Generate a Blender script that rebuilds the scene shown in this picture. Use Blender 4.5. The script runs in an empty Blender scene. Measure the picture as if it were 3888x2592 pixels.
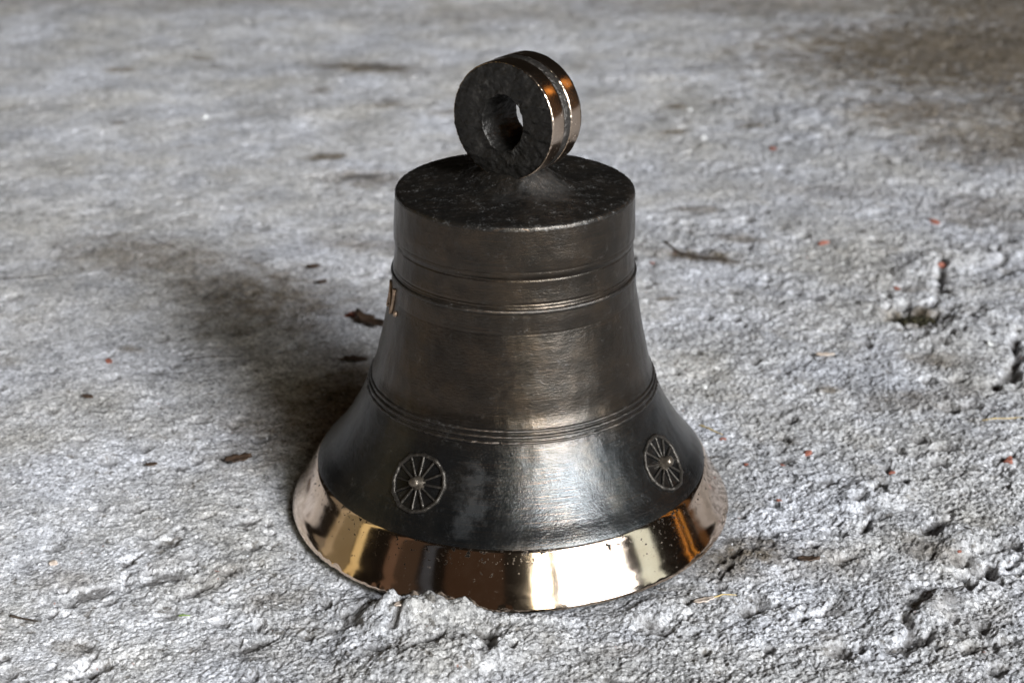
import bpy, bmesh, math, random
import numpy as np
from mathutils import Vector

# ------------------------------------------------------------------ camera
scene = bpy.context.scene
COL = scene.collection
PITCH = 0.417312
cam_data = bpy.data.cameras.new("camera")
cam = bpy.data.objects.new("camera", cam_data)
COL.objects.link(cam)
cam.location = (0.0, -0.8551, 0.47608)
cam.rotation_euler = (math.pi / 2 - PITCH, 0, 0)
cam_data.sensor_width = 36.0
cam_data.lens = 6328.12 / 3888 * 36
cam_data.clip_start = 0.02
cam_data.clip_end = 100
cam_data.dof.use_dof = True
cam_data.dof.focus_distance = 0.855
cam_data.dof.aperture_fstop = 10.0
cam_data.dof.aperture_blades = 0
scene.camera = cam

# ------------------------------------------------------------------ view
scene.view_settings.view_transform = 'Standard'
scene.view_settings.look = 'None'
scene.view_settings.exposure = 0.0
scene.view_settings.gamma = 1.0
scene.cycles.max_bounces = 8
scene.cycles.sample_clamp_indirect = 4.0
scene.cycles.caustics_reflective = False
scene.cycles.use_denoising = True

# ------------------------------------------------------------------ light: a dim room lit through a big doorway, plus added reflection strips
world = bpy.data.worlds.new("World")
scene.world = world
world.use_nodes = True
bg = world.node_tree.nodes["Background"]
bg.inputs[0].default_value = (1.0, 0.82, 0.66, 1)
bg.inputs[1].default_value = 0.009


def area_lamp(name, az0, az1, z0, z1, dist, azc, radiance, color):
    """daylight or an added reflection strip, made as one opening; azimuths are measured at the bell from the camera's side"""
    a = math.radians(azc)
    d = Vector((math.sin(a), -math.cos(a), 0))
    t = Vector((math.cos(a), math.sin(a), 0))
    s0 = math.tan(math.radians(az0 - azc)) * dist
    s1 = math.tan(math.radians(az1 - azc)) * dist
    L = bpy.data.lights.new(name, 'AREA')
    L.shape = 'RECTANGLE'
    L.size = abs(s1 - s0)
    L.size_y = z1 - z0
    L.energy = radiance * math.pi * L.size * L.size_y
    L.color = color
    o = bpy.data.objects.new(name, L)
    COL.objects.link(o)
    o.location = d * dist + t * (s0 + s1) / 2 + Vector((0, 0, (z0 + z1) / 2))
    o.rotation_euler = (math.radians(90), 0, a)
    return o


area_lamp("door_light", 27, 47, 2.2, 4.4, 6.0, 40, 66.0, (0.92, 0.96, 1.0))
area_lamp("door_far_light", 47, 64, 2.2, 4.4, 6.0, 40, 9.0, (0.90, 0.95, 1.0))
area_lamp("door_low_light", 27, 60, 0.4, 2.15, 6.0, 40, 6.5, (0.82, 0.91, 1.0))
area_lamp("side_pane_light", 13.0, 19.5, 1.0, 4.5, 6.0, 40, 14.0, (1.0, 0.97, 0.80))
area_lamp("door_edge_light", 68, 79, 0.5, 2.6, 3.6, 60, 1.0, (0.86, 1.0, 0.95))
area_lamp("left_window_light", -86, -81, 0.02, 2.2, 2.6, -84, 0.75, (1.0, 0.80, 0.40))
area_lamp("left_window_edge", -103, -87, 0.02, 2.2, 2.6, -95, 0.20, (1.0, 0.83, 0.50))
area_lamp("left_wall_light", -116, -98, 0.25, 2.2, 2.6, -105, 0.18, (1.0, 0.86, 0.66))
area_lamp("brown_reflection_strip", -66, -60, 0.02, 2.2, 2.6, -60, 0.11, (1.0, 0.62, 0.42))  # unseen strip added to put a brown band of reflection in the rim
area_lamp("brown_reflection_soft", -60, -48, 0.02, 2.2, 2.6, -60, 0.04, (1.0, 0.66, 0.46))  # weaker strip added beside it, widening the brown reflection
area_lamp("blue_reflection_strip", -46, -41, 0.25, 2.2, 2.6, -44, 0.07, (0.6, 0.75, 1.0))  # unseen strip added for a bluish reflection in the rim
area_lamp("brown_front_fill", -34, -4, 0.02, 2.2, 2.6, -20, 0.032, (1.0, 0.55, 0.32))  # wide faint fill added to lift the rim's black front
area_lamp("orange_strip_first", 97, 97.8, 0.02, 1.9, 2.6, 100, 1.3, (1.0, 0.42, 0.08))  # unseen narrow strip added for an orange streak on the rim
area_lamp("orange_strip_middle", 101, 101.8, 0.02, 1.7, 2.6, 100, 1.1, (1.0, 0.45, 0.08))  # second added strip, breaking the orange reflection into streaks
area_lamp("orange_strip_high", 115, 121, 1.25, 1.8, 2.6, 118, 2.6, (1.0, 0.40, 0.08))  # unseen panel added for orange glints on top of the ring
area_lamp("orange_strip_soft", 108, 113, 0.02, 1.6, 2.6, 112, 0.10, (1.0, 0.48, 0.16))  # faint panel added to soften the orange streaks

S = 0.125          # metres per bell unit: the bell's mouth radius
TILT = 0.0137      # the bell leans a touch to the right on the uneven floor
BX = -0.0078

# ------------------------------------------------------------------ numpy noise
_rng = np.random.default_rng(7)
_P = _rng.permutation(256).astype(np.int32)
_P = np.concatenate([_P, _P, _P])
_GA = _rng.uniform(0, 2 * np.pi, 256)
_GX, _GY = np.cos(_GA).astype(np.float32), np.sin(_GA).astype(np.float32)
_RND = _rng.random((4, 256)).astype(np.float32)


def _hash(ix, iy, seed):
    return _P[(_P[(ix + seed * 37) & 255] + iy + seed * 11) & 255]


def perlin(x, y, seed=0):
    fx, fy = np.floor(x), np.floor(y)
    ix, iy = fx.astype(np.int32), fy.astype(np.int32)
    x = (x - fx).astype(np.float32)
    y = (y - fy).astype(np.float32)
    u = x * x * x * (x * (x * 6 - 15) + 10)
    v = y * y * y * (y * (y * 6 - 15) + 10)

    def g(dx, dy):
        h = _hash(ix + dx, iy + dy, seed)
        return _GX[h] * (x - dx) + _GY[h] * (y - dy)
    a = g(0, 0) * (1 - u) + g(1, 0) * u
    b = g(0, 1) * (1 - u) + g(1, 1) * u
    return (a * (1 - v) + b * v) * 1.5


def fbm(x, y, octs, seed=0, gain=0.5):
    s, a = 0, 1.0
    for i in range(octs):
        s = s + a * perlin(x * 2 ** i + i * 17.3, y * 2 ** i - i * 9.1, seed + i)
        a *= gain
    return s


def perlin3(x, y, z, seed=0):
    """slices of 2-D noise blended along z, each slice with its own offset"""
    fz = np.floor(z)
    k = fz.astype(np.int32)
    t = z - fz
    t = t * t * (3 - 2 * t)
    def sl(q):
        h = _P[(q + seed * 53) & 255]
        return perlin(x + _RND[0][h] * 91, y + _RND[1][h] * 77, seed)
    return sl(k) * (1 - t) + sl(k + 1) * t


def fbm3(x, y, z, octs, seed=0, gain=0.5):
    s, a = 0, 1.0
    for i in range(octs):
        s = s + a * perlin3(x * 2 ** i, y * 2 ** i, z * 2 ** i + i * 5.3, seed + i)
        a *= gain
    return s


def worley(x, y, seed=0):
    """distance to the nearest jittered point, and that point's random value"""
    fx, fy = np.floor(x).astype(np.int32), np.floor(y).astype(np.int32)
    best = np.full(x.shape, 9.0, np.float32)
    val = np.zeros(x.shape, np.float32)
    for dx in (-1, 0, 1):
        for dy in (-1, 0, 1):
            h = _hash(fx + dx, fy + dy, seed)
            px = fx + dx + _RND[0][h] * 0.9 - x
            py = fy + dy + _RND[1][h] * 0.9 - y
            d = px * px + py * py
            m = d < best
            best = np.where(m, d, best)
            val = np.where(m, _RND[2][h], val)
    return np.sqrt(best), val


def smooth(a, b, x):
    t = np.clip((x - a) / (b - a), 0, 1)
    return t * t * (3 - 2 * t)


# ------------------------------------------------------------------ helpers
def tag(o, label=None, cat=None, group=None, kind=None):
    if label: o["label"] = label
    if cat: o["category"] = cat
    if group: o["group"] = group
    if kind: o["kind"] = kind
    return o


def mesh_np(name, co, faces, mat, parent=None, uv=None, smooth_shade=True):
    co = np.asarray(co, np.float32).reshape(-1, 3)
    faces = np.asarray(faces, np.int32)
    n = faces.shape[1]
    me = bpy.data.meshes.new(name)
    me.vertices.add(len(co))
    me.vertices.foreach_set("co", co.ravel())
    me.loops.add(faces.size)
    me.loops.foreach_set("vertex_index", faces.ravel())
    me.polygons.add(len(faces))
    me.polygons.foreach_set("loop_start", np.arange(0, faces.size, n, dtype=np.int32))
    if uv is not None:
        l = me.uv_layers.new(name="UVMap")
        l.data.foreach_set("uv", np.asarray(uv, np.float32).ravel())
    me.update(calc_edges=True)
    me.validate()
    if smooth_shade:
        me.polygons.foreach_set("use_smooth", np.ones(len(me.polygons), bool))
    if mat: me.materials.append(mat)
    o = bpy.data.objects.new(name, me)
    COL.objects.link(o)
    if parent: o.parent = parent
    return o


def grid_faces(nr, nc, wrap):
    i = np.arange(nr - 1)[:, None]
    j = np.arange(nc if wrap else nc - 1)[None, :]
    jn = (j + 1) % nc
    return np.stack([i * nc + j + 0 * i, i * nc + jn + 0 * i, (i + 1) * nc + jn, (i + 1) * nc + j], -1).reshape(-1, 4)


def empty(name, loc=(0, 0, 0), parent=None):
    o = bpy.data.objects.new(name, None)
    COL.objects.link(o)
    o.location = loc
    o.empty_display_size = 0.02
    if parent: o.parent = parent
    return o


class NT:
    def __init__(self, name):
        self.m = bpy.data.materials.new(name)
        self.m.use_nodes = True
        self.t = self.m.node_tree
        self.b = self.t.nodes["Principled BSDF"]

    def n(self, typ, **kw):
        nd = self.t.nodes.new(typ)
        for k, v in kw.items():
            if k.startswith("_"):
                setattr(nd, k[1:], v)
            else:
                self.put(nd.inputs[k.replace("__", " ")], v)
        return nd

    def put(self, sock, v):
        if isinstance(v, bpy.types.NodeSocket):
            self.t.links.new(v, sock)
        else:
            sock.default_value = v

    def set(self, **kw):
        for k, v in kw.items():
            self.put(self.b.inputs[k.replace("__", " ")], v)

    def noise(self, vec, scale, detail=3, rough=0.55, dist=0.0):
        return self.n("ShaderNodeTexNoise", Vector=vec, Scale=scale, Detail=detail, Roughness=rough, Distortion=dist).outputs["Fac"]

    def ramp(self, fac, *stops):
        r = self.n("ShaderNodeValToRGB", Fac=fac)
        e = r.color_ramp.elements
        while len(e) < len(stops): e.new(0.5)
        for el, (p, c) in zip(e, stops):
            el.position = p
            el.color = (c, c, c, 1) if isinstance(c, (int, float)) else (*c, 1)
        return r.outputs["Color"]

    def mix(self, fac, a, b, mode='MIX'):
        nd = self.n("ShaderNodeMix", _data_type='RGBA', _blend_type=mode)
        self.put(nd.inputs[0], fac)
        self.put(nd.inputs[6], a if not isinstance(a, tuple) else (*a, 1))
        self.put(nd.inputs[7], b if not isinstance(b, tuple) else (*b, 1))
        return nd.outputs[2]

    def math(self, op, a, b=0.0):
        nd = self.n("ShaderNodeMath", _operation=op)
        self.put(nd.inputs[0], a)
        self.put(nd.inputs[1], b)
        return nd.outputs[0]

    def bump(self, h, strength, dist, normal=None):
        nd = self.n("ShaderNodeBump", Strength=strength, Distance=dist, Height=h)
        if normal is not None: self.put(nd.inputs["Normal"], normal)
        return nd.outputs[0]

    def vec(self, out="Object", scale=(1, 1, 1)):
        tc = self.n("ShaderNodeTexCoord")
        return self.n("ShaderNodeMapping", Vector=tc.outputs[out], Scale=scale).outputs[0]


# ------------------------------------------------------------------ materials
def mat_floor():
    k = NT("weathered_concrete")
    p = k.vec("Object")
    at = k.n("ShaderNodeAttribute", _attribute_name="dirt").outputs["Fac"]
    ht = k.n("ShaderNodeAttribute", _attribute_name="hollow").outputs["Fac"]
    rot = k.n("ShaderNodeMapping", Vector=p, Rotation=(0, 0, math.radians(-38)), Scale=(9, 38, 10)).outputs[0]
    big = k.noise(p, 9, 5, 0.6)
    strk = k.noise(rot, 1.0, 5, 0.62, 0.4)
    mid = k.noise(p, 120, 4, 0.65)
    fine = k.noise(p, 620, 3, 0.7)
    grain = k.noise(p, 1500, 2, 0.6)
    v1 = k.n("ShaderNodeTexVoronoi", Vector=p, Scale=430.0).outputs["Color"]
    v2 = k.n("ShaderNodeTexVoronoi", Vector=p, Scale=880.0).outputs["Color"]
    g1 = k.n("ShaderNodeSeparateColor", Color=v1).outputs[0]
    g2 = k.n("ShaderNodeSeparateColor", Color=v2).outputs[1]
    c = k.ramp(fine, (0.30, (0.26, 0.258, 0.258)), (0.47, (0.47, 0.468, 0.468)), (0.64, (0.61, 0.608, 0.61)))
    c = k.mix(0.75, c, k.ramp(g1, (0.0, 0.35), (0.25, 0.9), (0.8, 1.05), (1.0, 1.35)), 'MULTIPLY')
    c = k.mix(0.65, c, k.ramp(g2, (0.0, 0.30), (0.3, 0.95), (0.8, 1.05), (1.0, 1.4)), 'MULTIPLY')
    c = k.mix(0.7, c, k.ramp(mid, (0.28, 0.5), (0.5, 0.97), (0.75, 1.12)), 'MULTIPLY')
    c = k.mix(0.3, c, k.ramp(strk, (0.3, 0.6), (0.52, 1.0), (0.72, 1.2)), 'MULTIPLY')
    c = k.mix(0.7, c, k.ramp(big, (0.35, (0.86, 0.81, 0.75)), (0.62, (1.03, 1.035, 1.12))), 'MULTIPLY')
    # smoother cement painted paler, also lifting the far floor against light falloff
    wt = k.n("ShaderNodeAttribute", _attribute_name="smooth_lift").outputs["Fac"]
    c = k.mix(wt, c, (1.42, 1.41, 1.40), 'MULTIPLY')
    mott = k.noise(p, 17, 6, 0.66, 0.6)
    c = k.mix(0.85, c, k.ramp(mott, (0.32, 0.66), (0.5, 1.0), (0.66, 1.24)), 'MULTIPLY')
    tan = k.ramp(k.noise(p, 24, 5, 0.68), (0.55, 0.0), (0.74, 0.5))
    c = k.mix(tan, c, k.mix(mid, (0.16, 0.135, 0.105), (0.42, 0.38, 0.33)))
    # brown dirt patches; those behind-left of the bell also deepen its shadow
    dirt_shade = k.math('MULTIPLY', at, k.ramp(k.noise(p, 70, 4, 0.7), (0.3, 0.55), (0.58, 1.0)))
    dirt_shade = k.math('MINIMUM', k.math('MULTIPLY', dirt_shade, 1.35), 1.0)
    c = k.mix(dirt_shade, c, k.mix(1.0, c, (0.33, 0.275, 0.205), 'MULTIPLY'))
    # little dark pock marks all over
    pock = k.ramp(k.noise(p, 135, 3, 0.55, 0.3), (0.62, 0.0), (0.70, 0.75))
    c = k.mix(pock, c, k.mix(1.0, c, (0.30, 0.27, 0.23), 'MULTIPLY'))
    c = k.mix(k.math('MULTIPLY', ht, 0.75), c, (0.07, 0.06, 0.052))  # hollows, pits and cracks coloured darker
    # small red brick dust flecks
    red = k.ramp(k.noise(p, 210, 2, 0.5), (0.75, 0.0), (0.78, 0.6))
    c = k.mix(red, c, (0.30, 0.13, 0.09))
    white = k.ramp(k.noise(p, 480, 1, 0.5), (0.715, 0.0), (0.76, 0.9))
    c = k.mix(white, c, (0.82, 0.82, 0.84))
    k.set(Base__Color=c, Roughness=k.ramp(grain, (0.35, 0.75), (0.6, 1.0)))
    k.b.inputs["Specular IOR Level"].default_value = 0.14
    h = k.math('ADD', k.math('MULTIPLY', fine, 1.0), k.math('MULTIPLY', grain, 0.5))
    k.set(Normal=k.bump(h, 0.7, 0.0013))
    return k.m


def mat_patina(name, wear=0.0, dusty=0.35, rough=0.33, lines=1.0, smudges=(), coarse=1.0, tint=False):
    k = NT(name)
    uv = k.vec("UV")
    p = k.vec("Object")
    ln = k.noise(k.n("ShaderNodeMapping", Vector=uv, Scale=(14, 900, 1)).outputs[0], 1.0, 3, 0.6)
    vl = k.noise(k.n("ShaderNodeMapping", Vector=uv, Scale=(420, 9, 1)).outputs[0], 1.0, 2, 0.6)
    blot = k.noise(p, 55, 5, 0.65)
    fine = k.noise(p, 900, 3, 0.65)
    mid = k.noise(p, 170, 5, 0.7)
    c = k.ramp(blot, (0.3, (0.044, 0.042, 0.039)), (0.5, (0.060, 0.054, 0.048)), (0.72, (0.086, 0.071, 0.057)))
    if tint:
        sv = k.n("ShaderNodeSeparateXYZ", Vector=uv).outputs[1]
        wob_ = k.math('ADD', sv, k.math('MULTIPLY', k.math('SUBTRACT', k.noise(p, 30, 4, 0.6), 0.5), 0.10))
        c = k.mix(0.85, c, k.ramp(wob_, (0.27, (0.74, 0.85, 0.97)), (0.40, (0.95, 0.85, 0.74))), 'MULTIPLY')
    c = k.mix(k.math('MULTIPLY', k.ramp(ln, (0.58, 0.0), (0.74, 1.0)), 0.35 + wear), c, (0.30, 0.17, 0.09))
    # dust: grey, matt, in patches and scratches
    dn = k.math('MULTIPLY', k.ramp(mid, (0.5, 0.0), (0.72, 1.0)), k.ramp(fine, (0.48, 0.0), (0.66, 1.0)))
    dn = k.math('MULTIPLY', dn, dusty)
    c = k.mix(dn, c, (0.24, 0.24, 0.24))
    for (sx, sy, sz), sr, sv in smudges:          # rubbed and dusty places
        dv = k.n("ShaderNodeVectorMath", _operation='DISTANCE')
        k.put(dv.inputs[0], p)
        dv.inputs[1].default_value = (sx, sy, sz)
        q = k.math('ADD', k.math('DIVIDE', dv.outputs["Value"], sr), k.math('MULTIPLY', k.math('SUBTRACT', k.noise(p, 90, 4, 0.65), 0.5), 3.2))
        q = k.math('MULTIPLY', k.ramp(q, (0.35, 1.0), (1.0, 0.0)), sv)
        dn = k.math('MAXIMUM', dn, q)
        c = k.mix(q, c, (0.13, 0.132, 0.135))
    k.set(Base__Color=c, Metallic=k.math('SUBTRACT', 0.9, dn))
    r = k.math('ADD', k.ramp(blot, (0.3, rough - 0.015), (0.7, rough + 0.03)), k.math('MULTIPLY', dn, 0.4))
    k.set(Roughness=r)
    h = k.math('ADD', k.math('MULTIPLY', ln, 0.55 * lines), k.math('MULTIPLY', fine, 0.5 * coarse))
    h = k.math('ADD', h, k.math('MULTIPLY', mid, 0.28 * coarse))
    h = k.math('ADD', h, k.math('MULTIPLY', k.noise(p, 480, 3, 0.65), 0.35 * coarse))
    h = k.math('ADD', h, k.math('MULTIPLY', vl, 0.12 * lines))
    k.set(Normal=k.bump(h, 0.42, 0.0005))
    return k.m


def mat_polished(name, pits=True, dust=0.5, rough=0.10, tone=1.0):
    k = NT(name)
    uv = k.vec("UV")
    p = k.vec("Object")
    wave = k.noise(k.n("ShaderNodeMapping", Vector=uv, Scale=(60, 3, 1)).outputs[0], 1.0, 2, 0.5)
    ln = k.noise(k.n("ShaderNodeMapping", Vector=uv, Scale=(20, 1400, 1)).outputs[0], 1.0, 2, 0.6)
    spot = k.noise(p, 480, 2, 0.55)
    area = k.noise(p, 26, 2, 0.5)
    c = k.ramp(k.noise(p, 40, 3, 0.6), (0.3, tuple(v * tone for v in (0.74, 0.57, 0.43))), (0.7, tuple(v * tone for v in (0.86, 0.70, 0.57))))
    d = k.math('MULTIPLY', k.ramp(spot, (0.67, 0.0), (0.76, 1.0)), k.ramp(area, (0.45, 0.05), (0.65, 1.0)))
    d = k.math('MULTIPLY', d, dust)
    c = k.mix(d, c, (0.20, 0.19, 0.18))
    rp = k.ramp(k.noise(p, 75, 4, 0.7), (0.45, 0.0), (0.75, 0.05))
    dull = rp
    if pits:
        sep = k.n("ShaderNodeSeparateXYZ", Vector=uv)
        edge = k.ramp(sep.outputs[1], (0.0, 0.62), (0.12, 0.36), (0.7, 0.36), (0.985, 0.60))
        pn = k.noise(p, 420, 2, 0.6)
        pit = k.ramp(k.math('ADD', k.math('MULTIPLY', pn, 0.62), k.math('MULTIPLY', edge, 0.55)), (0.70, 0.0), (0.72, 1.0))
        c = k.mix(pit, c, (0.018, 0.015, 0.013))
        rp = k.math('ADD', dull, k.math('MULTIPLY', pit, 0.45))
    k.set(Base__Color=c, Metallic=k.math('SUBTRACT', 1.0, d), Roughness=k.math('ADD', k.math('ADD', k.math('MULTIPLY', d, 0.6), rough), rp))
    h = k.math('ADD', k.math('MULTIPLY', wave, 1.0), k.math('MULTIPLY', ln, 0.05))
    k.set(Normal=k.bump(h, 0.10, 0.0005))
    return k.m


def mat_cast(name, base=(0.034, 0.031, 0.028), rough=0.42, scale=1.0, strength=0.9):
    k = NT(name)
    p = k.vec("Object")
    a = k.noise(p, 160 * scale, 5, 0.65)
    b = k.noise(p, 60 * scale, 3, 0.6)
    c = k.ramp(a, (0.3, tuple(v * 0.6 for v in base)), (0.55, base), (0.75, tuple(v * 2.4 for v in base)))
    k.set(Base__Color=c, Metallic=0.75, Roughness=k.ramp(b, (0.3, rough - 0.08), (0.7, rough + 0.12)))
    k.set(Normal=k.bump(k.math('ADD', a, k.math('MULTIPLY', b, 1.2)), strength, 0.0011))
    return k.m


def mat_plain(name, c0, c1, scale=300, rough=0.8):
    k = NT(name)
    p = k.vec("Object")
    n = k.noise(p, scale, 3, 0.6)
    k.set(Base__Color=k.ramp(n, (0.35, c0), (0.65, c1)), Roughness=rough)
    k.set(Normal=k.bump(n, 0.6, 0.0008))
    return k.m


SMUDGE = [((-0.0190, -0.0905, 0.056), 0.0095, 0.20), ((-0.0215, -0.0960, 0.046), 0.0110, 0.20), ((-0.0250, -0.1000, 0.038), 0.0080, 0.16)]
M_FLOOR = mat_floor()
M_BODY = mat_patina("dark_bronze_patina", 0.0, 0.24, 0.205, 0.6, SMUDGE, 1.35, True)
M_MOULD = mat_patina("worn_bronze_moulding", 0.5, 0.5, 0.30)
M_CROWN = mat_patina("dusty_bronze_crown", 0.15, 0.80, 0.36, 0.25, [((0.016, -0.020, 0.196), 0.017, 0.17), ((-0.004, -0.026, 0.195), 0.012, 0.10)], 2.2)
M_POL = mat_polished("polished_bronze", True, 0.16, 0.085)
M_RINGPOL = mat_polished("polished_ring_bronze", False, 0.45, 0.19, 0.72)
M_CAST = mat_cast("rough_cast_bronze")
M_SEAM = mat_cast("rough_seam_bronze", (0.07, 0.062, 0.055), 0.33, 2.2, 1.0)
M_WHEEL = mat_cast("raised_relief_bronze", (0.060, 0.052, 0.044), 0.36, 2.0, 0.7)
M_HUB = mat_cast("worn_hub_bronze", (0.17, 0.14, 0.11), 0.26, 1.6, 0.5)
M_LETTER = mat_cast("worn_letter_bronze", (0.46, 0.33, 0.24), 0.40, 2.0, 0.3)
M_BRICK = mat_plain("brick_red", (0.17, 0.055, 0.035), (0.30, 0.105, 0.07), 500)
M_PALE = mat_plain("pale_stone", (0.45, 0.44, 0.43), (0.70, 0.69, 0.67), 300)
M_BARK = mat_plain("dark_bark", (0.018, 0.012, 0.008), (0.06, 0.042, 0.028), 300)
M_LEAF = mat_plain("brown_leaf", (0.030, 0.018, 0.011), (0.085, 0.05, 0.03), 250, 0.6)
M_STRAW = mat_plain("dry_straw", (0.36, 0.25, 0.09), (0.60, 0.45, 0.20), 300, 0.6)
M_MOSS = mat_plain("dry_moss", (0.010, 0.009, 0.005), (0.055, 0.045, 0.014), 400)
M_CHIP = mat_plain("pale_wood", (0.36, 0.28, 0.22), (0.58, 0.49, 0.42), 250, 0.7)

# ------------------------------------------------------------------ floor
# hollows: x, y, radius along, radius across, turn in degrees, depth in metres
HOLLOWS = [(0.252, -0.080, 0.016, 0.010, 35, 0.011), (0.272, -0.078, 0.006, 0.005, 20, 0.006), 
            (0.2925, 0.268, 0.020, 0.017, -20, 0.014), (-0.2065, -0.1705, 0.009, 0.007, 40, 0.010), (-0.192, -0.052, 0.007, 0.006, 20, 0.007), (-0.018, -0.143, 0.008, 0.006, 20, 0.006), 
           (0.402, 0.545, 0.024, 0.012, 15, 0.008), (0.232, -0.108, 0.018, 0.006, 60, 0.005), (0.150, 0.392, 0.034, 0.012, -18, 0.004),
           (-0.128, -0.148, 0.010, 0.006, 45, 0.006), (-0.200, 0.036, 0.006, 0.004, 10, 0.004), (0.19, 0.017, 0.010, 0.006, 30, 0.006),
           (0.205, -0.018, 0.008, 0.005, 40, 0.006), (0.190, -0.020, 0.005, 0.004, 0, 0.005), (-0.082, -0.125, 0.014, 0.005, 40, 0.005),
            (-0.012, -0.147, 0.012, 0.007, 50, 0.006), (0.075, -0.140, 0.012, 0.006, 30, 0.005),
            (0.168, -0.118, 0.012, 0.006, 35, 0.005), (0.20, -0.15, 0.016, 0.007, 40, 0.007),
           (0.232, -0.155, 0.014, 0.006, 30, 0.006), (0.245, -0.03, 0.012, 0.006, 20, 0.005), (0.166, 0.044, 0.008, 0.004, 10, 0.004),
           
           (-0.14, 0.60, 0.03, 0.012, 10, 0.004), (-0.155, 0.985, 0.04, 0.02, -6, 0.002), (-0.13, 0.84, 0.02, 0.010, 5, 0.002),
           (-0.238, 0.17, 0.010, 0.005, 15, 0.004), (-0.150, -0.03, 0.008, 0.005, 30, 0.004), (-0.19, -0.09, 0.016, 0.006, 40, 0.005),
           (-0.165, -0.10, 0.01, 0.006, 40, 0.005), (-0.225, -0.105, 0.014, 0.008, 30, 0.005), (-0.142, -0.055, 0.009, 0.005, 40, 0.005)]
# cracks and broken edges: points, width, depth
CRACKS = [([(0.3397, 0.3766), (0.3333, 0.3467), (0.3212, 0.3067)], 0.0045, 0.007), ([(0.3524, 0.3992), (0.3758, 0.4061), (0.3938, 0.4101), (0.3947, 0.3952), (0.3842, 0.374), (0.3752, 0.3636)], 0.0035, 0.005), ([(0.358, 0.2294), (0.3507, 0.1964), (0.3377, 0.1678), (0.3215, 0.1479)], 0.0050, 0.008), ([(0.2128, 0.0022), (0.2203, 0.0128), (0.2347, 0.0187)], 0.0045, 0.006),
          ([(0.2038, -0.0293), (0.1973, -0.041)], 0.0035, 0.005), ([(0.204, -0.1234), (0.201, -0.1442)], 0.0030, 0.005), ([(-0.0619, -0.1371), (-0.0528, -0.1247)], 0.0028, 0.005), ([(-0.0455, -0.1542), (-0.0369, -0.1473)], 0.0035, 0.006), ([(-0.2118, -0.0764), (-0.2061, -0.0673)], 0.0025, 0.004), ([(0.1782, -0.0764), (0.1866, -0.0696)], 0.0025, 0.004), ([(0.1488, -0.1275), (0.1588, -0.1214)], 0.0025, 0.004), ([(0.1275, -0.1194), (0.1396, -0.1144)], 0.0022, 0.004)]
# mounds of grit: x, y, radius along, radius across, turn, height
MOUNDS = [(-0.043, -0.127, 0.027, 0.013, 6, 0.0135), (-0.068, -0.120, 0.016, 0.008, -10, 0.006), (0.013, -0.131, 0.018, 0.006, 0, 0.0035), (0.070, -0.122, 0.025, 0.010, 30, 0.003),
          (-0.03, -0.165, 0.05, 0.02, 20, 0.006), (0.21, 0.0, 0.03, 0.015, 30, 0.005), (0.17, -0.06, 0.05, 0.02, 25, 0.003),
          (0.225, -0.115, 0.03, 0.008, 45, 0.006), (0.33, 0.24, 0.04, 0.02, 40, 0.006), (0.35, 0.38, 0.05, 0.02, 30, 0.006),
          (0.25, -0.05, 0.02, 0.012, 40, 0.004), (-0.24, 0.78, 0.12, 0.02, 25, 0.0025), (0.2, 0.95, 0.1, 0.02, 5, 0.003), (0.33, 0.8, 0.06, 0.03, 15, 0.006)]
# stains of brown dirt, those along the bell's shadow also painting it deeper: x, y, radius along, radius across, turn, strength
STAINS_AND_SHADE = [(0.55, 1.05, 0.30, 0.22, 10, 0.95), (0.42, 0.80, 0.10, 0.07, 20, 0.75), (0.48, 0.70, 0.12, 0.10, 0, 0.65), (0.60, 0.80, 0.18, 0.25, 0, 0.75),
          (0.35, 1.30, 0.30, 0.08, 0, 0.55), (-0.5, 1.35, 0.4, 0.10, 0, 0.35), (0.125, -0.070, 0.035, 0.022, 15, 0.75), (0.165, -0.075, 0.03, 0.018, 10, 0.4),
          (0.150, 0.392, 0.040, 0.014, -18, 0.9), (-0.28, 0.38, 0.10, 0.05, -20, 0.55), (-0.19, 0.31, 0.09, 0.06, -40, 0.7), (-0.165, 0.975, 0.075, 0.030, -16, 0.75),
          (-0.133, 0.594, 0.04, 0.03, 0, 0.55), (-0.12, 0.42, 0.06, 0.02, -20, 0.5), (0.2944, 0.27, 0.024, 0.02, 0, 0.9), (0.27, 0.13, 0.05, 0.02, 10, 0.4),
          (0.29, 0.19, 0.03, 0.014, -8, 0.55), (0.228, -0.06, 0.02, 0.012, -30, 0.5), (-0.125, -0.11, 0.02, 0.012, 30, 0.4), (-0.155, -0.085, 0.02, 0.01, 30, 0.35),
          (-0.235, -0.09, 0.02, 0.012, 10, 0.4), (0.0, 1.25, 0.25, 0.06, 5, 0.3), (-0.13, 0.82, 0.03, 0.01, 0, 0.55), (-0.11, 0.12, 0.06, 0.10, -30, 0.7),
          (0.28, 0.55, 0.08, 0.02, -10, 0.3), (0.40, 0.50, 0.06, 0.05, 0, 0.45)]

STAINS_AND_SHADE += [(0.66, 1.22, 0.22, 0.28, 20, 0.85), (0.50, 0.92, 0.14, 0.10, 10, 0.6), (0.58, 0.62, 0.10, 0.12, 0, 0.5)]
_sr = random.Random(44)
for _ in range(70):                                  # small scattered specks of dirt
    sy = -0.16 + 1.3 * _sr.random() ** 1.5
    sx = _sr.uniform(-0.32, 0.32) * (sy + 0.8551) + 0.05 * _sr.random()
    if math.hypot(sx, sy) > 0.15:
        sr = _sr.uniform(0.003, 0.010) * (1 + 0.6 * max(0, sy))
        STAINS_AND_SHADE.append((sx, sy, sr * _sr.uniform(1, 2.6), sr, _sr.uniform(-30, 50), _sr.uniform(0.35, 0.85) * (0.45 if sy < 0.05 else 1.0)))


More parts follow.
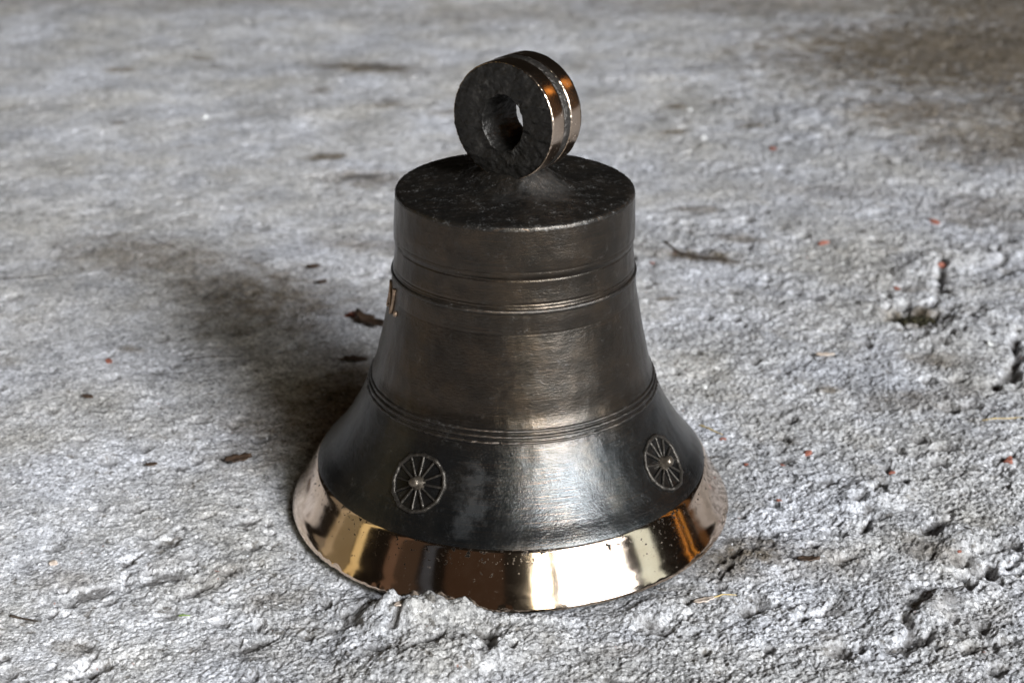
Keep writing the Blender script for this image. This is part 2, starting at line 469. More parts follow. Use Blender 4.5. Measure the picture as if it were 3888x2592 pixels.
def ell(x, y, cx, cy, ra, rb, deg):
    a = math.radians(deg)
    u = ((x - cx) * math.cos(a) + (y - cy) * math.sin(a)) / ra
    v = (-(x - cx) * math.sin(a) + (y - cy) * math.cos(a)) / rb
    return u * u + v * v


def floor_height(x, y, full=False):
    x = np.asarray(x, np.float64)
    y = np.asarray(y, np.float64)
    a = math.radians(38)
    s = x * math.cos(a) + y * math.sin(a)
    t = -x * math.sin(a) + y * math.cos(a)
    wx = x + 0.004 * perlin(x * 60, y * 60, 21)
    wy = y + 0.004 * perlin(x * 60, y * 60, 22)
    rough = smooth(-0.35, 0.25, x - 0.35 * y + 0.25 * perlin(x * 6, y * 6, 3))          # right and near side is coarse
    rough = 0.22 + 0.78 * rough
    h = 0.0035 * fbm(x * 5, y * 5, 2, 1)
    streak = fbm(s * 9 + 0.8 * perlin(x * 14, y * 14, 6), t * 42 + 0.9 * perlin(x * 9, y * 9, 16), 3, 4, 0.6)
    h = h + 0.00035 * streak
    h = h + 0.0010 * rough * fbm(wx * 70, wy * 70, 3, 8)
    # crusty ledges
    led = perlin(s * 30 + 3, t * 38 + 0.8 * perlin(x * 16, y * 16, 17), 12) + 0.5 * perlin(wx * 90, wy * 90, 13)
    h = h + 0.0007 * rough * rough * smooth(0.05, 0.30, led)
    # grit
    d1, v1 = worley(wx * 460, wy * 460, 2)
    d2, v2 = worley(wx * 880 + 9.3, wy * 880, 5)
    grit = np.sqrt(np.clip(1 - d1 * d1 * 1.7, 0, 1)) * (0.25 + 0.9 * v1)
    grit2 = np.sqrt(np.clip(1 - d2 * d2 * 1.7, 0, 1)) * (0.2 + v2)
    h = h + (0.0012 * grit + 0.0007 * grit2) * (0.30 + 0.8 * rough)
    # odd pits
    d3, v3 = worley(wx * 42 + 4.1, wy * 42, 9)
    pit = (v3 > 0.60) * np.clip(1 - d3 / (0.12 + 0.22 * _RND[3][(v3 * 255).astype(int) & 255]), 0, 1) ** 0.7
    h = h - 0.0042 * pit * (0.35 + 0.65 * rough)
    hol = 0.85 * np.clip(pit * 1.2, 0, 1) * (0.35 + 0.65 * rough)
    for cx, cy, ra, rb, deg, dep in HOLLOWS:
        rb = max(rb, ra * 0.5)
        m = (np.abs(x - cx) < 5 * ra) & (np.abs(y - cy) < 5 * ra)
        if not m.any():
            continue
        nn = perlin(x[m] * 95 + cx * 300, y[m] * 95, 33) + 0.5 * perlin(x[m] * 210, y[m] * 210 + cx * 99, 34)
        e = np.exp(-(ell(wx[m], wy[m], cx, cy, ra * .9, rb * .8, deg) * np.clip(1 + 1.3 * nn, .15, 4)) ** 1.3)
        h[m] -= (dep if dep > .009 else dep * .5) * e
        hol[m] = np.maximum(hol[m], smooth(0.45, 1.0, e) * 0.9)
    for pts, w, dep in CRACKS:
        d = np.full(x.shape, 9.0)
        for (ax, ay), (bx, by) in zip(pts[:-1], pts[1:]):
            q = np.clip(((wx - ax) * (bx - ax) + (wy - ay) * (by - ay)) / ((bx - ax) ** 2 + (by - ay) ** 2), 0, 1)
            d = np.minimum(d, np.hypot(wx - ax - q * (bx - ax), wy - ay - q * (by - ay)))
        e = np.exp(-(d / (w * np.clip(1 + 0.9 * perlin(x * 120, y * 120, 38), .25, 3))) ** 2)
        h = h - dep * 0.8 * e
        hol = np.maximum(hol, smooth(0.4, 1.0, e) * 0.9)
    lump = 1 + 0.28 * perlin(x * 110, y * 110, 36) + 0.10 * perlin(x * 240, y * 240, 37)
    for cx, cy, ra, rb, deg, hh in MOUNDS:
        h = h + hh * np.exp(-ell(wx, wy, cx, cy, ra, rb, deg) ** 1.4) * lump
    # the bell's seat: the floor is nearly level where the rim stands
    r = np.hypot(x - BX * S, y) / S
    inside = smooth(1.04, 0.94, r)
    az = np.degrees(np.arctan2(x - BX * S, -y))
    h = h - 0.0025
    h = h * (1 - inside) + (-0.004) * inside
    ring = np.exp(-((r - 1.02) / 0.06) ** 2)
    h = np.where((az < -42) & (az > -150), h - ring * np.clip(h + 0.003, 0, 1), h)
    h = np.where((az > 14) & (az < 160), h - 0.75 * ring * np.clip(h + 0.0015, 0, 1), h)
    if not full:
        return h
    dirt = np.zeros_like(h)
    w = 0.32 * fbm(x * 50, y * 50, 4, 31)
    for cx, cy, ra, rb, deg, st in STAINS_AND_SHADE:
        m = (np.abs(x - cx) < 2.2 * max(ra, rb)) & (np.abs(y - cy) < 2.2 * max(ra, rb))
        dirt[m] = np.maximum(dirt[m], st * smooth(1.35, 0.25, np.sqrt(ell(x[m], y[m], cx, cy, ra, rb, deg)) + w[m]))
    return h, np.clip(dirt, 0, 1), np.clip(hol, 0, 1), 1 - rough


def build_floor():
    d = [0.60]
    while d[-1] < 2.55:
        d.append(d[-1] + 0.00088 * (d[-1] / 0.8) ** 1.6)
    d = np.array([-6.0, -3.0, -1.2, -0.2, 0.25, 0.45, 0.55] + d + [2.7, 3.0, 3.6, 5.0, 8.0])
    u = np.linspace(-1, 1, 940)
    u = np.concatenate([[-16, -6, -3, -1.8, -1.3, -1.1], u, [1.1, 1.3, 1.8, 3, 6, 16]])
    w = np.clip(0.33 * np.abs(d) + 0.05, 0.2, 0.95)
    X = u[None, :] * w[:, None]
    Y = np.repeat((d - 0.8551)[:, None], len(u), 1)
    jit = np.random.default_rng(3).uniform(-0.3, 0.3, (2,) + X.shape)
    ins = (np.abs(u)[None, :] < 0.99) & (d[:, None] > 0.61) & (d[:, None] < 2.5)
    X = X + jit[0] * ins * (w[:, None] * 2 / 940)
    Y = Y + jit[1] * ins * np.gradient(d)[:, None]
    H, D, HO, WO = floor_height(X, Y, True)
    far = (np.abs(u)[None, :] > 1.2) | (d[:, None] < 0.5) | (d[:, None] > 2.8)
    H = np.where(far, -0.002, H)
    o = mesh_np("floor", np.stack([X, Y, H], -1), grid_faces(len(d), len(u), False), M_FLOOR)
    for nm, arr in (("dirt", D), ("hollow", HO), ("smooth_lift", WO)):
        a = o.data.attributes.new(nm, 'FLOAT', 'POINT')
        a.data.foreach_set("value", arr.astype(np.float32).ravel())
    tag(o, "rough pale grey weathered concrete floor under the bell", kind='structure')
    return o


build_floor()

# ------------------------------------------------------------------ bell
ZK = np.array([0, .03, .07, .12, .17, .225, .3, .38, .46, .54, .60, .65, .7, .78, .86, .94, 1.0, 1.05, 1.10, 1.15, 1.2, 1.25, 1.280, 1.295, 1.35, 1.4, 1.45, 1.495])
RK = np.array([1.010, .9988, .974, .946, .9187, .8877, .823, .7665, .7185, .6788, .6520, .6350, .6164, .5983, .5799, .5636, .5515, .5420, .5375, .5315, .5250, .5205, .5200, .5250, .5251, .5223, .5202, .518])


def pchip(xk, yk, x):
    hk = np.diff(xk)
    dk = np.diff(yk) / hk
    m = np.zeros_like(yk)
    for i in range(1, len(xk) - 1):
        if dk[i - 1] * dk[i] > 0:
            w1, w2 = 2 * hk[i] + hk[i - 1], hk[i] + 2 * hk[i - 1]
            m[i] = (w1 + w2) / (w1 / dk[i - 1] + w2 / dk[i])
    m[0], m[-1] = dk[0], dk[-1]
    i = np.clip(np.searchsorted(xk, x) - 1, 0, len(xk) - 2)
    t = (x - xk[i]) / hk[i]
    return (yk[i] * (2 * t ** 3 - 3 * t ** 2 + 1) + hk[i] * m[i] * (t ** 3 - 2 * t ** 2 + t)
            + yk[i + 1] * (-2 * t ** 3 + 3 * t ** 2) + hk[i] * m[i + 1] * (t ** 3 - t ** 2))


def base_r(z):
    return pchip(ZK, RK, np.asarray(z, float))


def body_r(z):
    z = np.asarray(z, float)
    r = base_r(z)
    for zc, hgt, wd in ((1.172, -.0030, .004), (1.160, -.0022, .003), (1.276, -.003, .004), (1.312, -.0015, .003), (1.045, -.0008, .003)):
        r = r + hgt * np.exp(-((z - zc) / wd) ** 2)
    return r


bell = empty("bell", (0, 0, 0))
tag(bell, "dark bronze bell with polished rim and ring on top", "bell")


def place(az, r, z):
    """az = angle from the camera's side, positive to the right"""
    return np.stack([(r * np.sin(az) + TILT * z + BX) * S, -r * np.cos(az) * S, z * S], -1)


def lathe(name, zs, rs, nseg, mat, parent, dr=None):
    zs, rs = np.asarray(zs, float), np.asarray(rs, float)
    az = np.linspace(-np.pi, np.pi, nseg, endpoint=False)
    A, Z = np.meshgrid(az, zs)
    R = np.repeat(rs[:, None], nseg, 1)
    if dr is not None:
        R = R + dr(A, Z)
    co = place(A, R, Z)
    f = grid_faces(len(zs), nseg, True)
    arc = np.concatenate([[0], np.cumsum(np.hypot(np.diff(zs), np.diff(rs)))])
    v = arc / arc[-1]
    i = np.repeat(np.arange(len(zs) - 1), nseg)
    j = np.tile(np.arange(nseg), len(zs) - 1)
    u0, u1 = j / nseg, (j + 1) / nseg
    uv = np.stack([np.stack([u0, v[i]], -1), np.stack([u1, v[i]], -1), np.stack([u1, v[i + 1]], -1), np.stack([u0, v[i + 1]], -1)], 1)
    return mesh_np(name, co, f, mat, parent, uv)


def wob(amp, fa, fz, seed, octs=3):
    def f(A, Z):
        # sample on the circle so that the seam closes
        return amp * (fbm3(np.cos(A) * fa + 20, np.sin(A) * fa, Z * fz, octs, seed))
    return f


body_wob = lambda A, Z: wob(0.0011, 9, 9, 41)(A, Z) + wob(0.0012, 3, 3, 45)(A, Z)
zb = np.linspace(0.2235, 1.488, 330)
body = lathe("body", zb, body_r(zb), 420, M_BODY, bell, body_wob)


def moulding(zc, half, hgt, lump, seed, mat=M_MOULD):
    q = np.linspace(-1, 1, 9)
    zs = zc + q * half
    rs = base_r(zs) - 0.003 + (hgt + 0.003) * np.sqrt(np.clip(1 - q * q, 0, 1))
    w = lambda A, Z: wob(0.0012, 3, 3, 45)(A, Z) + wob(lump, 34, 40, seed, 2)(A, Z)
    return lathe("moulding", zs, rs, 420, mat, bell, w)


moulding(1.140, .0120, .0072, .0014, 51)
moulding(0.646, .0080, .0056, .0026, 52)
moulding(0.623, .0085, .0070, .0032, 53)
moulding(0.599, .0075, .0042, .0050, 54)

# polished lip, with its underside
zl = list(np.linspace(0.2245, 0.034, 30))
rl = list(base_r(np.array(zl)) + 0.0022)
rl[0] -= 0.002
for z_, r_ in ((0.026, 1.0042), (0.014, 1.0100), (0.006, 1.0132), (0.002, 1.0125), (-0.001, 1.0080), (-0.003, 0.999), (-0.003, 0.982), (-0.003, 0.950), (0.02, 0.925), (0.12, 0.860), (0.26, 0.760), (0.5, 0.62)):
    zl.append(z_)
    rl.append(r_)


def lip_dr(A, Z):
    bite = np.clip(fbm(np.cos(A) * 26 + 3, np.sin(A) * 26, 3, 61) - 0.25, 0, 1) * 0.012
    return -bite * smooth(0.035, 0.0, Z) + 0.0012 * perlin(np.cos(A) * 5, np.sin(A) * 5 + Z, 62) * smooth(0.22, 0.1, Z)


lathe("polished_lip", zl[::-1], rl[::-1], 420, M_POL, bell, lip_dr)

# crown: domed top with a swollen neck under the ring
RAZ = math.radians(-34)
RA = np.array([math.sin(RAZ), -math.cos(RAZ), 0.0])         # ring axis, towards the camera's left
RT = np.array([math.cos(RAZ), math.sin(RAZ), 0.0])
RZ, RR, RTH = 1.823, 0.2525, 0.2255


def build_crown():
    prof = [(0.5185, 1.4875), (0.5178, 1.494), (0.5155, 1.5000), (0.511, 1.5050), (0.5045, 1.5085), (0.499, 1.5098)]
    rr = np.linspace(0.495, 0.0, 70)
    nseg = 300
    az = np.linspace(-np.pi, np.pi, nseg, endpoint=False)
    R = np.array([p[0] for p in prof] + list(rr))
    Zb = np.array([p[1] for p in prof] + list(1.510 + 0.024 * (1 - (rr / 0.5) ** 1.6)))
    A, RRr = np.meshgrid(az, R)
    Z = np.repeat(Zb[:, None], nseg, 1)
    x, y = RRr * np.sin(A), -RRr * np.cos(A)
    a = x * RA[0] + y * RA[1]
    t = x * RT[0] + y * RT[1]
    q1 = (t / .27) ** 2 + (a / .20) ** 2
    q2 = (t / .200) ** 2 + (a / .140) ** 2
    Z = Z + 0.018 * np.exp(-q1) + 0.070 * np.exp(-q2 ** 2)
    edge = smooth(0.5175, 0.47, RRr)
    Z = Z + edge * (0.0028 * fbm(x * 26, y * 26, 3, 71) + 0.0015 * fbm(x * 90, y * 90, 2, 75))
    lump = np.exp(-((RRr - 0.512) / 0.008) ** 2)
    RRr = RRr + lump * 0.0022 * fbm(np.cos(A) * 40, np.sin(A) * 40, 3, 73)
    Z = Z + lump * 0.0032 * fbm(np.cos(A) * 50, np.sin(A) * 50, 3, 74)
    co = place(A, RRr, Z)
    f = grid_faces(len(R), nseg, True)
    uv = np.stack([(x[:, :] * 0.5 + 0.5), (y * 0.5 + 0.5)], -1).reshape(-1, 2)[f.ravel()]
    return mesh_np("crown", co, f, M_CROWN, bell, uv)


build_crown()


# suspension ring
def ring_lathe(name, sect, nseg, mat, parent, dr=None, closed=True, shift=None):
    """sect: (axial, radial) pairs swept round the ring's own axis"""
    s = np.array(sect, float)
    n = len(s)
    th = np.linspace(0, 2 * np.pi, nseg, endpoint=False)
    TH, I = np.meshgrid(th, np.arange(n))
    ax = s[I, 0]
    ra = s[I, 1]
    if dr is not None:
        da, drr = dr(TH, ax, ra)
        ax, ra = ax + da, ra + drr
    ov = smooth(0.19, 0.12, ra)
    c = (RA[None, None] * ax[..., None] + RT[None, None] * (ra * (1 - 0.13 * ov) * np.cos(TH))[..., None] + np.array([0, 0, 1.0]) * (ra * (1 + 0.04 * ov) * np.sin(TH))[..., None])
    if shift is not None:
        c[..., 2] += shift(ax, ra)
    c[..., 2] += RZ
    c[..., 0] += TILT * c[..., 2] + BX + 0.004
    c *= S
    f = grid_faces(n, nseg, True)
    if closed:
        j = np.arange(nseg)
        f = np.concatenate([f, np.stack([(n - 1) * nseg + j, (n - 1) * nseg + (j + 1) % nseg, (j + 1) % nseg, j], -1)])
    uvv = np.stack([TH / (2 * np.pi), ax / RTH + 0.5], -1).reshape(-1, 2)
    uv = uvv[f.ravel()]
    u4 = uv.reshape(-1, 4, 2)
    wrapm = (u4[..., 0].max(1) - u4[..., 0].min(1)) > 0.5
    u4[wrapm, :, 0] = np.where(u4[wrapm, :, 0] < 0.5, u4[wrapm, :, 0] + 1, u4[wrapm, :, 0])
    return mesh_np(name, c, f, mat, parent, u4)


hT = RTH / 2


def core_dr(TH, ax, ra):
    cx, sx = np.cos(TH) * ra, np.sin(TH) * ra
    face = smooth(0.080, 0.110, np.abs(ax))
    n = fbm(cx * 26, sx * 26, 4, 81) + 0.6 * fbm(cx * 90, sx * 60, 2, 86)
    n2 = fbm(np.cos(TH) * 3.5 + ax * 22, np.sin(TH) * 3.5 + ax * 9, 3, 83)
    hole = smooth(0.17, 0.125, ra)
    outer = smooth(0.235, 0.243, ra)
    return face * 0.0042 * n * np.sign(ax), 0.0045 * hole * n2 + 0.004 * hole * face * n + 0.0035 * n2 * face * (1 - hole) + 0.0016 * outer * fbm(np.cos(TH) * 40, np.sin(TH) * 40 + ax * 60, 2, 84)


sect = []
for q in np.linspace(0, 1, 22):                       # front face, inwards
    sect.append((hT - 0.004 + 0.004 * math.sin(math.pi * min(1, q * 1.3)), 0.2465 - q * (0.2465 - 0.123)))
sect += [(hT - 0.003, 0.119), (hT - 0.008, 0.1155), (hT - 0.02, 0.112)]
for q in np.linspace(0.1, 0.95, 12):                  # tapering hole
    sect.append((hT - 0.02 - q * (RTH - 0.03), 0.113 - 0.024 * q ** 0.7))
for q in np.linspace(0, 1, 12):                       # back face, outwards
    sect.append((-hT, 0.091 + q * (0.2465 - 0.091)))
for q in np.linspace(0, 1, 26):                       # outside, under the polished bands
    sect.append((-hT + 0.004 + q * (RTH - 0.008), 0.2478))
ring = ring_lathe("suspension_ring", sect, 220, M_CAST, bell, core_dr, True, lambda ax, ra: -0.008 * smooth(0.2, 0.12, ra))


def band(a0, a1, seed):
    s = [(a0, RR - 0.0045), (a0 + 0.001, RR - 0.0012), (a0 + 0.004, RR - 0.0004)]
    for q in np.linspace(0.05, 0.95, 10):
        s.append((a0 + q * (a1 - a0), RR + 0.0012 * math.sin(math.pi * q)))
    s += [(a1 - 0.004, RR - 0.0004), (a1 - 0.001, RR - 0.0012), (a1, RR - 0.0045)]

    def dr(TH, ax, ra):
        e = np.clip(1 - np.minimum(np.abs(ax - a0), np.abs(ax - a1)) / 0.012, 0, 1)
        n = fbm(np.cos(TH) * 28, np.sin(TH) * 28 + ax * 30, 3, seed)
        return e * 0.004 * n, 0.0009 * perlin(np.cos(TH) * 5 + seed, np.sin(TH) * 5 + ax * 8, seed + 3) + e * 0.001 * n
    return ring_lathe("polished_band", s, 220, M_RINGPOL, ring, dr, False)


band(0.018, hT - 0.003, 91)
band(-hT, -0.028, 92)


def seam():
    s = [(-0.031 + 0.052 * q, 0.2490 + 0.0050 * math.sin(math.pi * q) ** 0.35) for q in np.linspace(0, 1, 9)]

    def dr(TH, ax, ra):
        n = fbm(np.cos(TH) * 46, np.sin(TH) * 46 + ax * 160, 3, 95)
        return 0 * n, 0.0022 * n
    return ring_lathe("seam", s, 300, M_SEAM, ring, dr, False)


seam()

# ---- reliefs laid on the bell's flank
ZT = np.linspace(0.2, 1.5, 1301)
RTB = base_r(ZT)
ARC = np.concatenate([[0], np.cumsum(np.hypot(np.diff(ZT), np.diff(RTB)))])


def on_flank(az0, z0, a, b, h):
    """a: arc to the right, b: arc up the flank, h: height above the surface (bell units)"""
    v = np.interp(z0, ZT, ARC) + b
    z = np.interp(v, ARC, ZT)
    r = np.interp(z, ZT, RTB)
    e = 0.004
    nz = -(np.interp(z + e, ZT, RTB) - np.interp(z - e, ZT, RTB)) / (2 * e)
    ln = math.hypot(1, nz)
    az = az0 + a / r
    rr = r + h / ln
    zz = z + h * nz / ln
    return Vector(((rr * math.sin(az) + TILT * zz + BX) * S, -rr * math.cos(az) * S, zz * S))


def tube(bm, pts, rad, sides=8, closed=False):
    pts = [Vector(p) for p in pts]
    n = len(pts)
    rings = []
    for i, p in enumerate(pts):
        a = pts[(i - 1) % n] if (closed or i > 0) else p
        b = pts[(i + 1) % n] if (closed or i < n - 1) else p
        d = (b - a).normalized()
        up = Vector((0.31, -0.9, 0.3)).normalized()
        x = d.cross(up).normalized()
        y = x.cross(d).normalized()
        r = rad[i] if isinstance(rad, (list, tuple)) else rad
        rings.append([bm.verts.new(p + (x * math.cos(k * 2 * math.pi / sides) + y * math.sin(k * 2 * math.pi / sides)) * r) for k in range(sides)])
    for i in range(n if closed else n - 1):
        A, B = rings[i], rings[(i + 1) % n]
        for k in range(sides):
            bm.faces.new((A[k], A[(k + 1) % sides], B[(k + 1) % sides], B[k]))
    if not closed:
        bm.faces.new(rings[0][::-1])
        bm.faces.new(rings[-1])


def bm_obj(name, bm, mat, parent=None, flat=False):
    bmesh.ops.recalc_face_normals(bm, faces=bm.faces)
    me = bpy.data.meshes.new(name)
    bm.to_mesh(me)
    bm.free()
    if not flat:
        for p in me.polygons: p.use_smooth = True
    me.materials.append(mat)
    o = bpy.data.objects.new(name, me)
    COL.objects.link(o)
    if parent: o.parent = parent
    return o


def wheel(azd, z0, seed, turn):
    rnd = random.Random(seed)
    az0 = math.radians(azd)
    R_ = 0.123
    bm = bmesh.new()
    pts, rad = [], []
    for k in range(72):                                  # a felloe of twelve slightly straight lengths with knots at the joints
        th = k * 2 * math.pi / 72
        seg = (k % 6) / 6
        rr = R_ * (1 - 0.022 * math.sin(math.pi * seg)) + rnd.uniform(-.0012, .0012)
        pts.append(on_flank(az0, z0, rr * math.cos(th + turn), rr * math.sin(th + turn), 0.0025 + rnd.uniform(-.001, .0015)))
        rad.append((0.0090 + (0.0026 if k % 6 == 0 else 0) + rnd.uniform(-.0008, .0010)) * S)
    tube(bm, pts, rad, 8, True)
    w = bm_obj("wheel_emblem", bm, M_WHEEL, bell)
    for k in range(12):
        th = k * 2 * math.pi / 12 + turn + rnd.uniform(-.04, .04)
        bm = bmesh.new()
        ps, rs = [], []
        thick = rnd.uniform(0.0036, 0.0062)
        for q in np.linspace(0, 1, 9):
            rr = 0.024 + q * (R_ - 0.026)
            ps.append(on_flank(az0, z0, rr * math.cos(th), rr * math.sin(th), 0.0022 + 0.004 * (1 - q) + rnd.uniform(-.0006, .0006)))
            rs.append(S * (thick + 0.0014 * q))
        tube(bm, ps, rs, 6)
        bm_obj("spoke", bm, M_WHEEL, w)
    bm = bmesh.new()
    prof = [(0.034, -0.004), (0.033, 0.005), (0.030, 0.012), (0.0265, 0.018), (0.0245, 0.028), (0.0235, 0.038), (0.020, 0.045), (0.0135, 0.050), (0.006, 0.052)]
    rings = []
    for r_, h_ in prof:
        rings.append([bm.verts.new(on_flank(az0, z0, r_ * (1 + rnd.uniform(-.05, .05)) * math.cos(t), r_ * (1 + rnd.uniform(-.05, .05)) * math.sin(t), h_ + rnd.uniform(-.001, .001)))
                      for t in np.linspace(0, 2 * math.pi, 20, endpoint=False)])
    for A_, B_ in zip(rings, rings[1:]):
        for k in range(20):
            bm.faces.new((A_[k], A_[(k + 1) % 20], B_[(k + 1) % 20], B_[k]))
    bm.faces.new(rings[-1])
    bm_obj("hub", bm, M_HUB, w)
    return w


wheel(-31.7, 0.404, 5, math.radians(4))
wheel(59.0, 0.371, 8, math.radians(14))


def bar_on_flank(name, az0, z0, quad, h, mat):
    """a raised letter stroke: quad = four (a, b) corners"""
    bm = bmesh.new()
    n = 10
    (a0, a1, a2, a3) = quad
    rows = []
    for i in range(n + 1):
        q = i / n
        L_ = (a0[0] + (a3[0] - a0[0]) * q, a0[1] + (a3[1] - a0[1]) * q)
        R2 = (a1[0] + (a2[0] - a1[0]) * q, a1[1] + (a2[1] - a1[1]) * q)
        mx = ((L_[0] + R2[0]) / 2, (L_[1] + R2[1]) / 2)
        rows.append([bm.verts.new(on_flank(az0, z0, *L_, -0.003)), bm.verts.new(on_flank(az0, z0, L_[0] * .85 + mx[0] * .15, L_[1] * .85 + mx[1] * .15, h * .9)),
                     bm.verts.new(on_flank(az0, z0, *mx, h)),
                     bm.verts.new(on_flank(az0, z0, R2[0] * .85 + mx[0] * .15, R2[1] * .85 + mx[1] * .15, h * .9)), bm.verts.new(on_flank(az0, z0, *R2, -0.003))])
    for A_, B_ in zip(rows, rows[1:]):
        for k in range(4):
            bm.faces.new((A_[k], A_[k + 1], B_[k + 1], B_[k]))
    bm.faces.new(rows[0][::-1])
    bm.faces.new(rows[-1])
    return bm


def letter_n():
    az0, z0 = math.radians(-78), 1.037
    H = 0.058
    bms = [bar_on_flank("s", az0, z0, ((0.046, -H), (0.054, -H), (0.054, H), (0.046, H)), 0.010, None),        # right stem
           bar_on_flank("s", az0, z0, ((0.036, -H), (0.054, -H), (-0.036, H), (-0.056, H)), 0.009, None),      # diagonal
           bar_on_flank("s", az0, z0, ((-0.054, -H), (-0.046, -H), (-0.046, H), (-0.054, H)), 0.009, None),    # left stem
           bar_on_flank("s", az0, z0, ((0.036, H - .008), (0.066, H - .008), (0.066, H), (0.036, H)), 0.009, None),
           bar_on_flank("s", az0, z0, ((-0.066, -H), (-0.034, -H), (-0.034, -H + .008), (-0.066, -H + .008)), 0.009, None),
           bar_on_flank("s", az0, z0, ((-0.066, H - .008), (-0.040, H - .008), (-0.040, H), (-0.066, H)), 0.009, None)]
    big = bmesh.new()
    for b in bms:
        me = bpy.data.meshes.new("t")
        b.to_mesh(me)
        b.free()
        big.from_mesh(me)
        bpy.data.meshes.remove(me)
    o = bm_obj("letter", big, M_LETTER, bell)
    o["label"] = "raised capital letter N at the left edge of the bell"
    bm = bmesh.new()
    rings = []
    for r_, h_ in ((0.0115, -.003), (0.0105, .005), (0.0075, .009), (0.003, .0105)):
        rings.append([bm.verts.new(on_flank(math.radians(-67.4), 1.000, r_ * math.cos(t), r_ * 1.2 * math.sin(t), h_)) for t in np.linspace(0, 2 * math.pi, 14, endpoint=False)])
    for A_, B_ in zip(rings, rings[1:]):
        for k in range(14):
            bm.faces.new((A_[k], A_[(k + 1) % 14], B_[(k + 1) % 14], B_[k]))
    bm.faces.new(rings[-1])
    bm_obj("full_stop", bm, M_LETTER, bell)


letter_n()

# ------------------------------------------------------------------ litter on the floor
RND = random.Random(12)


def hz(x, y):
    g = np.array([[0, 0], [.0015, 0], [-.0015, 0], [0, .0015], [0, -.0015]])
    return float(np.mean(floor_height(x + g[:, 0], y + g[:, 1])))


def crumb(name, x, y, size, mat, label, cat, group, flat=0.7, squash=(1, 1)):
    bm = bmesh.new()
    bmesh.ops.create_icosphere(bm, subdivisions=2, radius=1)
    ph = [RND.uniform(0, 6) for _ in range(6)]
    for v in bm.verts:
        c = v.co.copy()
        k = 1 + 0.22 * math.sin(c.x * 3 + ph[0]) * math.cos(c.y * 2.6 + ph[1]) + 0.16 * math.sin(c.z * 4 + ph[2] + c.x * 2) + 0.10 * math.sin(c.y * 7 + ph[3]) + RND.uniform(-.06, .06)
        # broken, angular faces
        for nx, ny, nz, dd in ((math.cos(ph[4]), math.sin(ph[4]), .35, .62), (math.cos(ph[5]), math.sin(ph[5]), .5, .66), (0, 0, 1, .72)):
            dp = c.x * nx + c.y * ny + c.z * nz
            if dp > dd: c -= Vector((nx, ny, nz)) * (dp - dd) * 0.9
        v.co = Vector((c.x * k * squash[0], c.y * k * squash[1], c.z * k * flat)) * size
    o = bm_obj(name, bm, mat, None, True)
    o.location = (x, y, hz(x, y) + size * flat * 0.15)
    o.rotation_euler = (RND.uniform(-.2, .2), RND.uniform(-.2, .2), RND.uniform(0, 6.28))
    return tag(o, label, cat, group)


G1 = "brick crumbs scattered on the floor"
for x, y, s, lab in (
        (-0.2770, 0.1862, .0030, "bright orange brick crumb lying alone left of the bell's shadow"),
        (-0.1171, 0.2740, .0046, "red brick crumb beside a dark curled leaf behind the bell's left side"),
        (0.3369, 0.3674, .0040, "orange brick crumb in the crack at the far right"),
        (0.2931, 0.3191, .0030, "orange brick crumb just above the moss in the hollow"),
        (0.3558, 0.4715, .0042, "dull red brick crumb highest up on the right"),
        (0.2527, 0.4161, .0040, "faded red brick crumb right of the long dark dirt patch"),
        (0.1114, 0.3778, .0022, "tiny orange brick crumb close behind the bell's right shoulder"),
        (0.2481, 0.6684, .0040, "blurred pink brick crumb farthest away on the right"),
        (0.1315, 0.0713, .0018, "tiny red brick crumb at the end of the yellow straw"),
        (0.1422, 0.0368, .0015, "smallest red brick crumb close to the bell's right flank"),
        (0.1815, 0.0532, .0028, "red brick crumb in front of a small dark pit right of the bell"),
        (0.1640, 0.0379, .0018, "small red brick crumb by a dark hole right of the bell"),
        (0.2287, 0.0296, .0028, "flat red brick crumb above the long crusty hollow on the right"),
        (0.3017, 0.0412, .0042, "reddish brick crumb at the right edge of the photo"),
        (0.1546, -0.0102, .0014, "speck of orange brick on the grit beside the polished rim"),
        (0.2459, -0.0636, .0013, "speck of red brick above the deep hole on the right")):
    crumb("brick_crumb", x, y, s, M_BRICK, lab, "brick crumb", G1, 0.6, (1.25, 0.8))
crumb("brick_crumb", -0.2526 + .003, -0.075, .0026, M_CHIP, "pale pink brick crumb near the photo's left edge", "brick crumb", G1)

G2 = "pale pebbles on the floor"
for x, y, s, lab in ((-0.3133, 0.7894, .0040, "white pebble with a dark hollow beside it, far left"),
                     (0.1834, 0.8070, .0032, "white pebble behind the ring, the upper one of two"),
                     (0.1858, 0.7022, .0032, "white pebble behind the ring, the lower one of two"),
                     (0.128, 0.150, .0022, "bright white pebble right of the bell's waist"),
                     (0.335, 0.215, .0032, "white pebble on the crusty ridge at the far right"),
                     (-0.033, 0.94, .0032, "white pebble straight behind the top of the bell")):
    crumb("pebble", x, y, s, M_PALE, lab, "pebble", G2, 0.75)


